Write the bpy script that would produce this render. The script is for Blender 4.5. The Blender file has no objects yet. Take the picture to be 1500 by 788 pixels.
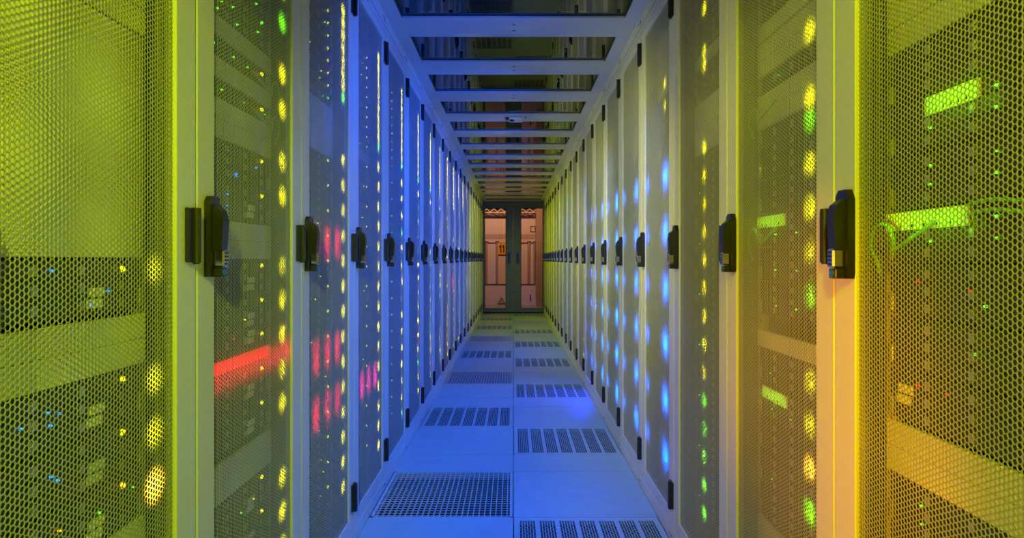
import bpy, math, random
import numpy as np
from mathutils import Vector, Matrix

random.seed(7)
sc = bpy.context.scene
COL = sc.collection
PI = math.pi

# ------------------------------------------------------------------ camera, world, exposure
F_PX = 939.0
CAM_Z = 1.067
cam_d = bpy.data.cameras.new('camera')
cam = bpy.data.objects.new('camera', cam_d)
COL.objects.link(cam)
cam.location = (0, 0, CAM_Z)
cam.rotation_euler = (PI / 2, 0, 0)
cam_d.sensor_width = 36.0
cam_d.lens = F_PX / 1500.0 * 36.0
cam_d.shift_x = -2.0 / 1500.0
cam_d.shift_y = -14.0 / 1500.0
cam_d.clip_start = 0.02
cam_d.clip_end = 60
sc.camera = cam

sc.view_settings.view_transform = 'Standard'
sc.view_settings.look = 'None'
sc.view_settings.gamma = 1.0
sc.view_settings.exposure = 0.0
sc.view_settings.use_curve_mapping = False
sc.cycles.use_light_tree = True
sc.cycles.max_bounces = 6
sc.cycles.diffuse_bounces = 3
sc.cycles.glossy_bounces = 3
sc.cycles.transparent_max_bounces = 12
sc.cycles.transmission_bounces = 4
sc.cycles.caustics_reflective = False
sc.cycles.caustics_refractive = False
sc.cycles.sample_clamp_indirect = 2.0

w = bpy.data.worlds.new('world')
sc.world = w
w.use_nodes = True
w.node_tree.nodes['Background'].inputs[0].default_value = (0.0, 0.05, 0.20, 1)
w.node_tree.nodes['Background'].inputs[1].default_value = 0.06


def area(name, loc, aim, size, col, power, spread=180, size_y=None):
    d = bpy.data.lights.new(name, 'AREA')
    d.color = col
    d.energy = power
    d.size = size
    if size_y:
        d.shape = 'RECTANGLE'
        d.size_y = size_y
    d.spread = math.radians(spread)
    o = bpy.data.objects.new(name, d)
    COL.objects.link(o)
    o.location = loc
    o.rotation_euler = (Vector(aim) - Vector(loc)).to_track_quat('-Z', 'Y').to_euler()
    return o


def spot(name, loc, aim, col, power, angle=60, blend=0.8, radius=0.0):
    d = bpy.data.lights.new(name, 'SPOT')
    d.color = col
    d.energy = power
    d.spot_size = math.radians(angle)
    d.spot_blend = blend
    d.shadow_soft_size = radius
    o = bpy.data.objects.new(name, d)
    COL.objects.link(o)
    o.location = loc
    o.rotation_euler = (Vector(aim) - Vector(loc)).to_track_quat('-Z', 'Y').to_euler()
    return o


YG = (0.80, 1.0, 0.0)
BL = (0.0, 0.09, 1.0)
# yellow-green light from the bay the photographer stands in
spot('bay_light_left', (-0.20, -0.15, 1.75), (-0.75, 0.78, 1.25), YG, 96.0, 62, 0.6)
spot('bay_light_right', (0.05, -0.15, 1.75), (0.75, 0.95, 1.22), (0.92, 1.0, 0.0), 96.0, 64, 0.6)
spot('bay_light_low', (0.30, -0.10, 0.6), (-0.62, 1.0, 0.8), (0.60, 1.0, 0.04), 28.0, 70, 0.8)
spot('bay_light_low', (-0.30, -0.10, 0.6), (0.62, 1.1, 0.7), (1.0, 0.80, 0.0), 20.0, 70, 0.8)
spot('added_orange_spot', (-0.50, 0.50, 0.82), (0.62, 1.28, 0.78), (1.0, 0.27, 0.0), 85.0, 40, 0.8)  # added unseen orange spot tinting part of the right racks
# added unseen blue spots, aimed across at the left row
for yy, pw in ((2.3, 74.0), (3.6, 78.0), (5.0, 72.0), (6.4, 50.0), (7.8, 22.0)):
    spot('added_blue_light', (0.45, yy, 1.95), (-0.62, yy + 0.9, 1.05), BL, pw, 130, 0.8)
for yy, pw in ((1.7, 120.0), (2.8, 110.0), (4.4, 110.0), (6.6, 40.0)):
    spot('added_blue_floor', (-0.05, yy + 0.75, 2.05), (-0.03, yy + 0.55, 0.0), (0.0, 0.14, 1.0), pw, 66, 1.0)  # added unseen blue spots aimed down to colour the floor
spot('added_blue_long', (0.0, -0.25, 1.65), (0.0, 3.1, 0.0), (0.0, 0.17, 1.0), 260.0, 26, 1.0)  # blue spot added behind the camera for near floor and grating
spot('added_up_light', (0.35, 1.9, 0.30), (-0.35, 3.6, 2.2), (0.0, 0.16, 1.0), 40.0, 85, 1.0)  # added unseen spot brightening the near ceiling beams in blue
spot('added_up_light', (0.10, 4.2, 0.30), (0.0, 6.2, 2.2), (0.45, 0.60, 0.25), 18.0, 85, 1.0)  # second added spot, greener, for the farther beams
# added unseen yellow spots for the right row, at breast height
for yy, pw in ((1.4, 16.0), (2.4, 54.0), (3.8, 46.0), (5.3, 34.0)):
    spot('added_pale_light', (-0.45, yy, 1.50), (0.62, yy + 0.9, 1.22), (1.0, 0.98, 0.0), pw, 96, 0.9)
# far end: added unseen spots, yellow-green again
for yy, pw in ((9.0, 20.0), (10.6, 18.0)):
    spot('added_far_green', (0.42, yy, 1.75), (-0.62, yy + 0.45, 1.2), YG, pw, 120, 0.8)
for yy, pw in ((6.8, 24.0), (8.2, 32.0), (9.6, 32.0), (11.0, 26.0)):
    spot('added_far_green', (-0.42, yy, 1.75), (0.62, yy + 0.45, 1.2), YG, pw, 120, 0.8)
# warm room behind the doors
spot('back_room_lamp', (-0.3, 13.2, 2.7), (-0.1, 15.0, 1.3), (1.0, 0.46, 0.24), 120.0, 120, 0.9)


# ------------------------------------------------------------------ materials
def mat(name, base, rough=0.5, metal=0.0, noise=0.0, nscale=8.0, emit=None, estr=0.0, spec=0.5, bump=0.0):
    m = bpy.data.materials.new(name)
    m.use_nodes = True
    nt = m.node_tree
    b = nt.nodes['Principled BSDF']
    b.inputs['Base Color'].default_value = (*base, 1)
    b.inputs['Roughness'].default_value = rough
    b.inputs['Metallic'].default_value = metal
    b.inputs['Specular IOR Level'].default_value = spec
    if noise > 0 or bump > 0:
        tc = nt.nodes.new('ShaderNodeTexCoord')
        n = nt.nodes.new('ShaderNodeTexNoise')
        n.inputs['Scale'].default_value = nscale
        n.inputs['Detail'].default_value = 5
        nt.links.new(tc.outputs['Object'], n.inputs['Vector'])
        if noise > 0:
            r = nt.nodes.new('ShaderNodeValToRGB')
            r.color_ramp.elements[0].position = 0.3
            r.color_ramp.elements[1].position = 0.7
            r.color_ramp.elements[0].color = (*[c * (1 - noise) for c in base], 1)
            r.color_ramp.elements[1].color = (*[min(1, c * (1 + noise)) for c in base], 1)
            nt.links.new(n.outputs['Fac'], r.inputs['Fac'])
            nt.links.new(r.outputs['Color'], b.inputs['Base Color'])
        if bump > 0:
            bp = nt.nodes.new('ShaderNodeBump')
            bp.inputs['Strength'].default_value = bump
            bp.inputs['Distance'].default_value = 0.002
            nt.links.new(n.outputs['Fac'], bp.inputs['Height'])
            nt.links.new(bp.outputs['Normal'], b.inputs['Normal'])
    if emit:
        b.inputs['Emission Color'].default_value = (*emit, 1)
        b.inputs['Emission Strength'].default_value = estr
        try:
            m.cycles.emission_sampling = 'NONE'
        except Exception:
            pass
    return m


def glass_mat(name, ior, tint):
    m = bpy.data.materials.new(name)
    m.use_nodes = True
    nt = m.node_tree
    nt.nodes.clear()
    out = nt.nodes.new('ShaderNodeOutputMaterial')
    mix = nt.nodes.new('ShaderNodeMixShader')
    fr = nt.nodes.new('ShaderNodeFresnel')
    fr.inputs['IOR'].default_value = ior
    tr = nt.nodes.new('ShaderNodeBsdfTransparent')
    tr.inputs['Color'].default_value = (*tint, 1)
    gl = nt.nodes.new('ShaderNodeBsdfGlossy')
    gl.inputs['Roughness'].default_value = 0.0
    nt.links.new(fr.outputs[0], mix.inputs[0])
    nt.links.new(tr.outputs[0], mix.inputs[1])
    nt.links.new(gl.outputs[0], mix.inputs[2])
    nt.links.new(mix.outputs[0], out.inputs['Surface'])
    return m


M = {
    'white': mat('white powder coat', (0.52, 0.53, 0.52), 0.42, noise=0.03, nscale=3),
    'mesh': mat('grey perforated steel', (0.32, 0.33, 0.32), 0.45),
    'inner': mat('galvanised inner frame', (0.22, 0.23, 0.23), 0.5, metal=0.3),
    'dark': mat('dark cabinet interior', (0.05, 0.05, 0.055), 0.7),
    'panel': mat('light grey blanking panel', (0.66, 0.66, 0.63), 0.45, noise=0.02),
    'chassis': mat('charcoal server steel', (0.07, 0.075, 0.08), 0.5),
    'bay': mat('black drive bay plastic', (0.025, 0.025, 0.03), 0.35),
    'silver': mat('brushed silver trim', (0.5, 0.5, 0.5), 0.3, metal=0.8),
    'sticker': mat('white paper label', (0.8, 0.8, 0.78), 0.7),
    'black': mat('black plastic', (0.012, 0.012, 0.013), 0.32),
    'chrome': mat('chrome lock', (0.75, 0.75, 0.72), 0.18, metal=1.0),
    'bluecap': mat('blue key cap', (0.02, 0.12, 0.55), 0.3),
    'seam': mat('dark seam rubber', (0.02, 0.02, 0.02), 0.8),  # dark finish of seams, slots, rail holes, gaskets and printed marks
    'tile': mat('grey laminate floor tile with blue light tint', (0.29, 0.38, 0.42), 0.42, noise=0.06, nscale=14, bump=0.05),  # blue light partly put into the tint; the tiles are grey
    'steel': mat('zinc steel', (0.38, 0.40, 0.42), 0.5),
    'void': mat('dark underfloor', (0.004, 0.004, 0.005), 0.9),
    'roof': mat('painted roof profile', (0.50, 0.51, 0.52), 0.45, noise=0.03, nscale=5),
    'glass': glass_mat('roof glass', 2.2, (0.72, 0.76, 0.80)),
    'dglass': glass_mat('door glass', 1.45, (0.93, 0.92, 0.90)),
    'alu': mat('grey aluminium profile', (0.13, 0.15, 0.15), 0.45),
    'wallp': mat('cream painted wall', (0.78, 0.70, 0.64), 0.6, noise=0.03, nscale=2),
    'wallb': mat('taupe stripe paint', (0.52, 0.42, 0.37), 0.6),
    'brown': mat('brown trim', (0.16, 0.08, 0.06), 0.6),
    'browng': mat('taupe side panel', (0.42, 0.29, 0.25), 0.6),
    'truss': mat('cream lattice steel', (0.75, 0.62, 0.52), 0.5),
    'yellow': mat('yellow number plate', (0.90, 0.48, 0.02), 0.5),
    'cable_g': mat('green patch cable', (0.15, 0.55, 0.12), 0.45),
    'cable_y': mat('grey patch cable', (0.45, 0.45, 0.42), 0.5),
    'sensor': mat('pale sensor plastic', (0.6, 0.62, 0.62), 0.4),
    'l_yel': mat('yellow LED', (0.2, 0.2, 0.0), 0.3, emit=(1.0, 0.88, 0.0), estr=3),
    'l_grn': mat('green LED', (0.0, 0.2, 0.0), 0.3, emit=(0.10, 1.0, 0.02), estr=3),
    'l_blu': mat('blue LED', (0.0, 0.0, 0.2), 0.3, emit=(0.0, 0.22, 1.0), estr=3),
    'l_dbl': mat('deep blue LED', (0.0, 0.0, 0.2), 0.3, emit=(0.0, 0.06, 1.0), estr=4),
    'l_red': mat('red LED', (0.2, 0.0, 0.0), 0.3, emit=(1.0, 0.0, 0.01), estr=1.6),
    'l_org': mat('amber LED', (0.2, 0.1, 0.0), 0.3, emit=(1.0, 0.40, 0.01), estr=3),
}
LCOL = {'yel': (1.0, 0.92, 0.0), 'grn': (0.16, 1.0, 0.0), 'blu': (0.0, 0.13, 1.0),
        'dbl': (0.0, 0.06, 1.0), 'red': (1.0, 0.0, 0.03), 'mag': (1.0, 0.0, 0.25), 'org': (1.0, 0.50, 0.02), 'cyn': (0.1, 0.8, 0.9)}


_nt = M['mesh'].node_tree      # translucency added so the LED glows show on the steel mesh
_o = next(n for n in _nt.nodes if n.type == 'OUTPUT_MATERIAL')
_mx = _nt.nodes.new('ShaderNodeMixShader')
_tl = _nt.nodes.new('ShaderNodeBsdfTranslucent')
_tl.inputs['Color'].default_value = (0.75, 0.75, 0.75, 1)
_mx.inputs[0].default_value = 0.30
_nt.links.new(_nt.nodes['Principled BSDF'].outputs[0], _mx.inputs[1])
_nt.links.new(_tl.outputs[0], _mx.inputs[2])
_nt.links.new(_mx.outputs[0], _o.inputs['Surface'])


# ------------------------------------------------------------------ mesh helpers
class MB:
    def __init__(s):
        s.v, s.f, s.mi, s.ms = [], [], [], []

    def m(s, name):
        if name not in s.ms:
            s.ms.append(name)
        return s.ms.index(name)

    def add(s, vs, fs, mt):
        o = len(s.v)
        k = s.m(mt)
        s.v += [tuple(p) for p in vs]
        for f in fs:
            s.f.append(tuple(i + o for i in f))
            s.mi.append(k)

    def box(s, a, b, mt, ch=0.0):
        x0, x1 = sorted((a[0], b[0])); y0, y1 = sorted((a[1], b[1])); z0, z1 = sorted((a[2], b[2]))
        if ch <= 0:
            v = [(x0, y0, z0), (x1, y0, z0), (x1, y1, z0), (x0, y1, z0), (x0, y0, z1), (x1, y0, z1), (x1, y1, z1), (x0, y1, z1)]
            f = [(0, 3, 2, 1), (4, 5, 6, 7), (0, 1, 5, 4), (1, 2, 6, 5), (2, 3, 7, 6), (3, 0, 4, 7)]
            s.add(v, f, mt)
            return s
        # chamfered box: 24 verts
        c = min(ch, (x1 - x0) / 2.01, (y1 - y0) / 2.01, (z1 - z0) / 2.01)
        X, Y, Z = (x0, x1), (y0, y1), (z0, z1)
        v, idx = [], {}
        for i in (0, 1):
            for j in (0, 1):
                for k in (0, 1):
                    sx, sy, sz = (1, -1)[i] * c, (1, -1)[j] * c, (1, -1)[k] * c
                    idx[i, j, k, 'x'] = len(v); v.append((X[i], Y[j] + sy, Z[k] + sz))
                    idx[i, j, k, 'y'] = len(v); v.append((X[i] + sx, Y[j], Z[k] + sz))
                    idx[i, j, k, 'z'] = len(v); v.append((X[i] + sx, Y[j] + sy, Z[k]))
        f = []
        for i in (0, 1):
            q = [idx[i, 0, 0, 'x'], idx[i, 1, 0, 'x'], idx[i, 1, 1, 'x'], idx[i, 0, 1, 'x']]
            f.append(q if i else q[::-1])
            q = [idx[0, i, 0, 'y'], idx[1, i, 0, 'y'], idx[1, i, 1, 'y'], idx[0, i, 1, 'y']]
            f.append(q[::-1] if i else q)
            q = [idx[0, 0, i, 'z'], idx[1, 0, i, 'z'], idx[1, 1, i, 'z'], idx[0, 1, i, 'z']]
            f.append(q if i else q[::-1])
        for i in (0, 1):
            for j in (0, 1):
                f.append((idx[i, j, 0, 'x'], idx[i, j, 1, 'x'], idx[i, j, 1, 'y'], idx[i, j, 0, 'y']))
                f.append((idx[i, 0, j, 'x'], idx[i, 1, j, 'x'], idx[i, 1, j, 'z'], idx[i, 0, j, 'z']))
                f.append((idx[0, i, j, 'y'], idx[1, i, j, 'y'], idx[1, i, j, 'z'], idx[0, i, j, 'z']))
        for i in (0, 1):
            for j in (0, 1):
                for k in (0, 1):
                    f.append((idx[i, j, k, 'x'], idx[i, j, k, 'y'], idx[i, j, k, 'z']))
        s.add(v, f, mt)
        return s

    def cyl(s, p0, p1, r, mt, n=12, r1=None):
        p0, p1 = Vector(p0), Vector(p1)
        r1 = r if r1 is None else r1
        d = (p1 - p0).normalized()
        a = d.orthogonal().normalized()
        b = d.cross(a)
        v = []
        for p, rr in ((p0, r), (p1, r1)):
            for i in range(n):
                t = 2 * PI * i / n
                v.append(p + a * math.cos(t) * rr + b * math.sin(t) * rr)
        f = [(i, (i + 1) % n, n + (i + 1) % n, n + i) for i in range(n)]
        f.append(tuple(range(n))[::-1])
        f.append(tuple(range(n, 2 * n)))
        s.add(v, f, mt)
        return s

    def prism(s, prof, axis, a, b, mt):
        """profile of 2D points extruded along axis (0,1,2)"""
        v = []
        for t in (a, b):
            for p, q in prof:
                v.append({0: (t, p, q), 1: (p, t, q), 2: (p, q, t)}[axis])
        n = len(prof)
        f = [(i, (i + 1) % n, n + (i + 1) % n, n + i) for i in range(n)]
        f.append(tuple(range(n))[::-1])
        f.append(tuple(range(n, 2 * n)))
        s.add(v, f, mt)
        return s

    def tube(s, pts, r, mt, n=6):
        pts = [Vector(p) for p in pts]
        v = []
        for i, p in enumerate(pts):
            d = (pts[min(i + 1, len(pts) - 1)] - pts[max(i - 1, 0)]).normalized()
            a = d.cross(Vector((0.31, 0.2, 0.93))).normalized()
            b = d.cross(a)
            for k in range(n):
                t = 2 * PI * k / n
                v.append(p + a * math.cos(t) * r + b * math.sin(t) * r)
        f = []
        for i in range(len(pts) - 1):
            for k in range(n):
                f.append((i * n + k, i * n + (k + 1) % n, (i + 1) * n + (k + 1) % n, (i + 1) * n + k))
        f.append(tuple(range(n))[::-1])
        f.append(tuple(range((len(pts) - 1) * n, len(pts) * n)))
        s.add(v, f, mt)
        return s

    def mesh(s, name):
        me = bpy.data.meshes.new(name)
        me.from_pydata(s.v, [], s.f)
        for n in s.ms:
            me.materials.append(M[n])
        me.polygons.foreach_set('material_index', s.mi)
        me.update()
        bm_fix(me)
        return me


def bm_fix(me):
    import bmesh
    b = bmesh.new()
    b.from_mesh(me)
    bmesh.ops.recalc_face_normals(b, faces=b.faces)
    b.to_mesh(me)
    b.free()


def link(name, data, parent=None, loc=(0, 0, 0), rz=0.0):
    o = bpy.data.objects.new(name, data)
    COL.objects.link(o)
    o.location = loc
    o.rotation_euler = (0, 0, rz)
    if parent:
        o.parent = parent
    return o


def tag(o, label=None, cat=None, group=None, kind=None):
    if label: o['label'] = label
    if cat: o['category'] = cat
    if group: o['group'] = group
    if kind: o['kind'] = kind
    return o


def copy_tree(o, parent=None):
    c = o.copy()
    COL.objects.link(c)
    if parent is not None:
        c.parent = parent
    for ch in list(o.children):
        copy_tree(ch, c)
    return c


def struct(name, mb, loc=(0, 0, 0)):
    o = link(name, mb.mesh(name), None, loc)
    o['kind'] = 'structure'
    return o


def hex_plate(u0, u1, v0, v1, p, r, t):
    """perforated plate in (u, v), thickness t (front at w=0, walls to w=-t): verts (N,3), quads (M,4)"""
    R = p / math.sqrt(3)
    cs = p * math.sqrt(3) / 2
    nu, nv = int((u1 - u0) / cs), int((v1 - v0) / p)
    ou, ov = (u0 + u1) / 2 - (nu - 1) * cs / 2, (v0 + v1) / 2 - (nv - 0.5) * p / 2
    ii, jj = np.meshgrid(np.arange(nu), np.arange(nv), indexing='ij')
    cu = (ou + ii * cs).ravel()
    cv = (ov + (jj + 0.5 * (ii % 2)) * p).ravel()
    n = len(cu)
    ang = np.arange(6) * PI / 3
    ca, sa = np.cos(ang), np.sin(ang)
    outer = np.stack([cu[:, None] + R * ca, cv[:, None] + R * sa, np.zeros((n, 6))], -1)
    inner = np.stack([cu[:, None] + r * ca, cv[:, None] + r * sa, np.zeros((n, 6))], -1)
    back = inner.copy()
    back[..., 2] = -t
    key = np.round(outer.reshape(-1, 3)[:, :2] / (p * 0.05)).astype(np.int64)
    # merge the shared outer corners (tolerant key: exact lattice)
    ku = np.round((outer.reshape(-1, 3)[:, 0] - ou) / (R * 0.5)).astype(np.int64)
    kv = np.round((outer.reshape(-1, 3)[:, 1] - ov) / (p * 0.5)).astype(np.int64)
    kk = ku * 1000003 + kv
    _, first, inv = np.unique(kk, return_index=True, return_inverse=True)
    ov_ = outer.reshape(-1, 3)[first]
    no = len(ov_)
    verts = np.concatenate([ov_, inner.reshape(-1, 3), back.reshape(-1, 3)])
    oi = inv.reshape(n, 6)
    ni = no + np.arange(n * 6).reshape(n, 6)
    bi = ni + n * 6
    nx = np.roll(np.arange(6), -1)
    q1 = np.stack([oi, oi[:, nx], ni[:, nx], ni], -1).reshape(-1, 4)
    q2 = np.stack([ni, ni[:, nx], bi[:, nx], bi], -1).reshape(-1, 4)
    return verts, np.concatenate([q1, q2])


def np_mesh(name, verts, quads, mname):
    me = bpy.data.meshes.new(name)
    me.vertices.add(len(verts))
    me.vertices.foreach_set('co', np.asarray(verts, dtype=np.float32).ravel())
    me.loops.add(len(quads) * 4)
    me.loops.foreach_set('vertex_index', np.asarray(quads, dtype=np.int32).ravel())
    me.polygons.add(len(quads))
    me.polygons.foreach_set('loop_start', np.arange(len(quads), dtype=np.int32) * 4)
    me.materials.append(M[mname])
    me.update(calc_edges=True)
    me.validate()
    return me


# ------------------------------------------------------------------ dimensions
X = 0.60            # door plane either side
PITCH = 0.60
NR = 20
Y0 = {'L': 0.614, 'R': 0.598}      # near edge of the nearest rack
CEIL = 2.215
Y_END = 12.70

# ------------------------------------------------------------------ floor
TW = 0.298 * 2
fl = MB()
gr_list, tiles = [], []   # (kind, side, y0, y1)
segL, segR = [], []


def seq(start, elems, order, hi):
    out, y = [], start
    for e in elems:
        for part_ in order:
            if part_ == 'E':
                out.append((e, y, y + 0.572)); y += 0.572
            elif part_ == 'P':
                out.append(('plain', y, y + 0.570)); y += 0.570
            else:
                out.append(('plain', y, y + 0.285)); y += 0.285
    return [s for s in out if s[1] < hi]


segL = [('plain', -0.9, -0.2), ('plain', -0.2, 0.37), ('plain', 0.37, 0.94), ('plain', 0.94, 1.51), ('plain', 1.51, 2.08), ('plain', 2.08, 2.65)] + \
    seq(2.65, ['grate', 'perf', 'grate', 'perf', 'grate', 'perf', 'perf', 'plain', 'plain'], ('E', 'H', 'P'), 15.2)
segR = [('plain', -0.9, -0.2), ('plain', -0.2, 0.37), ('plain', 0.37, 0.94), ('plain', 0.94, 1.51), ('plain', 1.51, 2.08)] + \
    seq(2.08, ['perf', 'perf', 'perf', 'perf', 'perf', 'perf', 'grate', 'perf', 'plain', 'plain'], ('E', 'P', 'H'), 15.2)
g = 0.0012
spots_fl = []
for side, segs in ((-1, segL), (1, segR)):
    for kind, a, b in segs:
        xa, xb = (side * g, side * (0.5985 - g))
        if kind == 'plain':
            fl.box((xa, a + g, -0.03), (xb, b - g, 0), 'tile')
        else:
            spots_fl.append((kind, side, (a + b) / 2))
for s in (-1, 1):
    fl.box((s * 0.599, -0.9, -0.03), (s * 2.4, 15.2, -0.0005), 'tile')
struct('floor', fl)
vd = MB().box((-2.4, -0.9, -0.5), (2.4, 15.2, -0.45), 'void')
struct('floor_void', vd)

# vented tile: solid slab with seven perforated strips
vt = MB()
hw, hd = 0.2955, 0.2845
n_st, sw, per = 7, 0.062, 0.0805
edges = []
for i in range(n_st):
    c = (i - 3) * per
    edges.append((c - sw / 2, c + sw / 2))
cur = -hw
for a, b in edges:
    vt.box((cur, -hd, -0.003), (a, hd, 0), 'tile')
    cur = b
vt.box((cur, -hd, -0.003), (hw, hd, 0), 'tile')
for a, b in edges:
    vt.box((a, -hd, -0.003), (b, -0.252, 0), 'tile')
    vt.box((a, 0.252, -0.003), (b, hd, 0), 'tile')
vt_me = vt.mesh('vented_floor_tile')
st = MB()
for a, b in edges:
    nc = 6
    pw_ = (b - a + 0.002) / nc
    for k in range(nc + 1):
        x = a - 0.001 + k * pw_
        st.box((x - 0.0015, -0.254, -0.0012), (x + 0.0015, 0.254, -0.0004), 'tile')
    for k in range(nc):
        x = a - 0.001 + k * pw_
        for r_ in range(36):
            y = -0.250 + (r_ + 0.5 * (k % 2)) * 0.0141
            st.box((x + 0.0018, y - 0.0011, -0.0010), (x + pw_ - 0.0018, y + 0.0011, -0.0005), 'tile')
strip_me = st.mesh('perforated_strips')

gt = MB()
gt.box((-hw, -hd, -0.03), (-hw + 0.012, hd, 0), 'steel').box((hw - 0.012, -hd, -0.03), (hw, hd, 0), 'steel')
gt.box((-hw, -hd, -0.03), (hw, -hd + 0.010, 0), 'steel').box((-hw, hd - 0.010, -0.03), (hw, hd, 0), 'steel')
gf_me = gt.mesh('floor_grating')
gb = MB()
for i in range(1, 25):
    x = -hw + i * 2 * hw / 25
    gb.box((x - 0.0018, -hd + 0.009, -0.014), (x + 0.0018, hd - 0.009, -0.001), 'steel')
for i in range(1, 22):
    y = -hd + i * 2 * hd / 22
    gb.box((-hw + 0.011, y - 0.0014, -0.0045), (hw - 0.011, y + 0.0014, -0.0015), 'steel')
gb_me = gb.mesh('bars')
ordw = ['first', 'second', 'third', 'fourth', 'fifth', 'sixth', 'seventh', 'eighth', 'ninth', 'tenth', 'eleventh', 'twelfth',
        'thirteenth', 'fourteenth', 'fifteenth', 'sixteenth', 'seventeenth', 'eighteenth', 'nineteenth', 'twentieth']
cnt = {}
for kind, side, yc in spots_fl:
    sd = 'left' if side < 0 else 'right'
    k = cnt.setdefault((kind, side), 0)
    cnt[kind, side] += 1
    if kind == 'perf':
        o = link('vented_floor_tile', vt_me, None, (side * 0.2985, yc, 0))
        link('perforated_strips', strip_me, o)
        tag(o, f'{ordw[k]} tile with seven perforated strips from the camera in the {sd} half of the floor', 'floor tile', 'vented tiles of the raised floor')
    else:
        o = link('floor_grating', gf_me, None, (side * 0.2985, yc, 0))
        link('bars', gb_me, o)
        lab = ['steel grid grating in the left floor half, nearest and largest', 'steel grid grating in the left floor half, second from the camera',
               'steel grid grating in the left floor half, farthest of three'][k] if side < 0 else 'olive-lit steel grating in the right floor half near the glass doors'
        tag(o, lab, 'floor grating', 'grid gratings of the raised floor')

# ------------------------------------------------------------------ ceiling
YR0 = 0.3
for s, nm in ((-1, 'left'), (1, 'right')):
    r = MB()
    r.box((s * 0.53, YR0, CEIL), (s * 0.70, Y_END, CEIL + 0.012), 'roof')
    r.box((s * 0.53, YR0, CEIL - 0.0005), (s * 0.536, Y_END, CEIL + 0.010), 'roof')
    struct('ceiling_rail_' + nm, r)
    r = MB()
    r.box((s * 0.70, YR0, CEIL), (s * 2.4, Y_END, CEIL + 0.012), 'dark')
    struct('ceiling_cover_' + nm, r)
beams = MB()
for k in range(-3, 15):
    ya = 3.045 + 0.677 * k
    b = MB()
    b.box((-0.532, ya, CEIL), (0.532, ya + 0.262, CEIL + 0.010), 'roof', 0.001)
    for yy in (ya + 0.09, ya + 0.17):
        b.cyl((0.008, yy, CEIL - 0.002), (0.008, yy, CEIL + 0.002), 0.004, 'black', 8)
        b.box((0.004, yy - 0.0045, CEIL - 0.0015), (-0.004, yy + 0.0045, CEIL), 'black')
    struct('ceiling_beam', b)
    b = MB().box((-0.534, ya + 0.255, CEIL + 0.0115), (0.534, ya + 0.684, CEIL + 0.0175), 'glass')
    struct('ceiling_glass', b)
# sensor on the fourth visible beam
yb = 3.045 + 0.677 * 3
s = MB()
s.box((-0.035, yb + 0.06, CEIL - 0.022), (0.075, yb + 0.20, CEIL - 0.001), 'sensor', 0.006)
o = link('ceiling_sensor', s.mesh('ceiling_sensor'))
tag(o, 'small pale sensor box screwed under a ceiling cross beam', 'sensor')
s = MB().cyl((-0.012, yb + 0.10, CEIL - 0.034), (-0.012, yb + 0.10, CEIL - 0.020), 0.016, 'black', 14, 0.022)
link('lens', s.mesh('lens'), o)
s = MB().box((-0.066, yb + 0.09, CEIL - 0.014), (-0.036, yb + 0.16, CEIL - 0.001), 'black', 0.003)
link('connector', s.mesh('connector'), o)
s = MB().cyl((0.098, yb + 0.09, CEIL - 0.006), (0.098, yb + 0.09, CEIL), 0.006, 'black', 8)
link('mounting_screw', s.mesh('mounting_screw'), o)

# ------------------------------------------------------------------ rack
MZ0, MZ1 = 0.105, 2.085
SW = 0.227    # half width of the mesh opening
hv, hq = hex_plate(-SW - 0.006, SW + 0.006, MZ0 - 0.006, MZ1 + 0.006, 0.0086, 0.0040, 0.0010)
# (u,v,w) -> local (x = w, y = u, z = v); front faces +x
hv3 = np.stack([hv[:, 2] - 0.006, hv[:, 0], hv[:, 1]], -1)
panel_me = np_mesh('perforated_panel', hv3, hq, 'mesh')

df = MB()
df.box((-0.020, -0.2975, 0.052), (0.0, -SW, 2.127), 'white', 0.002)
df.box((-0.020, SW, 0.052), (0.0, 0.2975, 2.127), 'white', 0.002)
df.box((-0.020, -SW - 0.001, MZ1), (-0.0003, SW + 0.001, 2.127), 'white')
df.box((-0.020, -SW - 0.001, 0.052), (-0.0003, SW + 0.001, MZ0), 'white')
door_me = df.mesh('door')

hd_ = MB()   # swing handle, local origin at its centre on the door face (x out)
hd_.prism([(-0.022, -0.079), (0.020, -0.079), (0.022, -0.070), (0.022, 0.062), (0.012, 0.079), (-0.012, 0.079), (-0.022, 0.068)], 0, 0.0, 0.013, 'black')
hd_.prism([(0.013, -0.030), (0.030, -0.026), (0.034, 0.030), (0.028, 0.052), (0.013, 0.064)], 1, -0.013, 0.013, 'black')
hd_.box((0.013, -0.012, -0.060), (0.034, 0.012, -0.026), 'chrome', 0.003)
for k in range(4):
    hd_.box((0.034, -0.006, -0.055 + k * 0.007), (0.0352, 0.006, -0.0515 + k * 0.007), 'black')
hd_.box((0.012, -0.013, -0.079), (0.030, 0.013, -0.061), 'black', 0.002)
hd_.cyl((0.030, 0, -0.070), (0.0315, 0, -0.070), 0.0078, 'bluecap', 16)
hd_.cyl((0.0315, 0, -0.070), (0.0322, 0, -0.070), 0.0030, 'chrome', 12)
handle_me = hd_.mesh('swing_handle')

hg = MB()   # hinge centred on the seam
hg.box((0.0, -0.022, -0.050), (0.007, 0.022, 0.050), 'black', 0.0015)
hg.cyl((0.009, 0.004, -0.051), (0.009, 0.004, 0.051), 0.0085, 'black', 12)
hg.cyl((0.009, 0.004, -0.054), (0.009, 0.004, -0.051), 0.006, 'black', 10)
hinge_me = hg.mesh('hinge')

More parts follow.
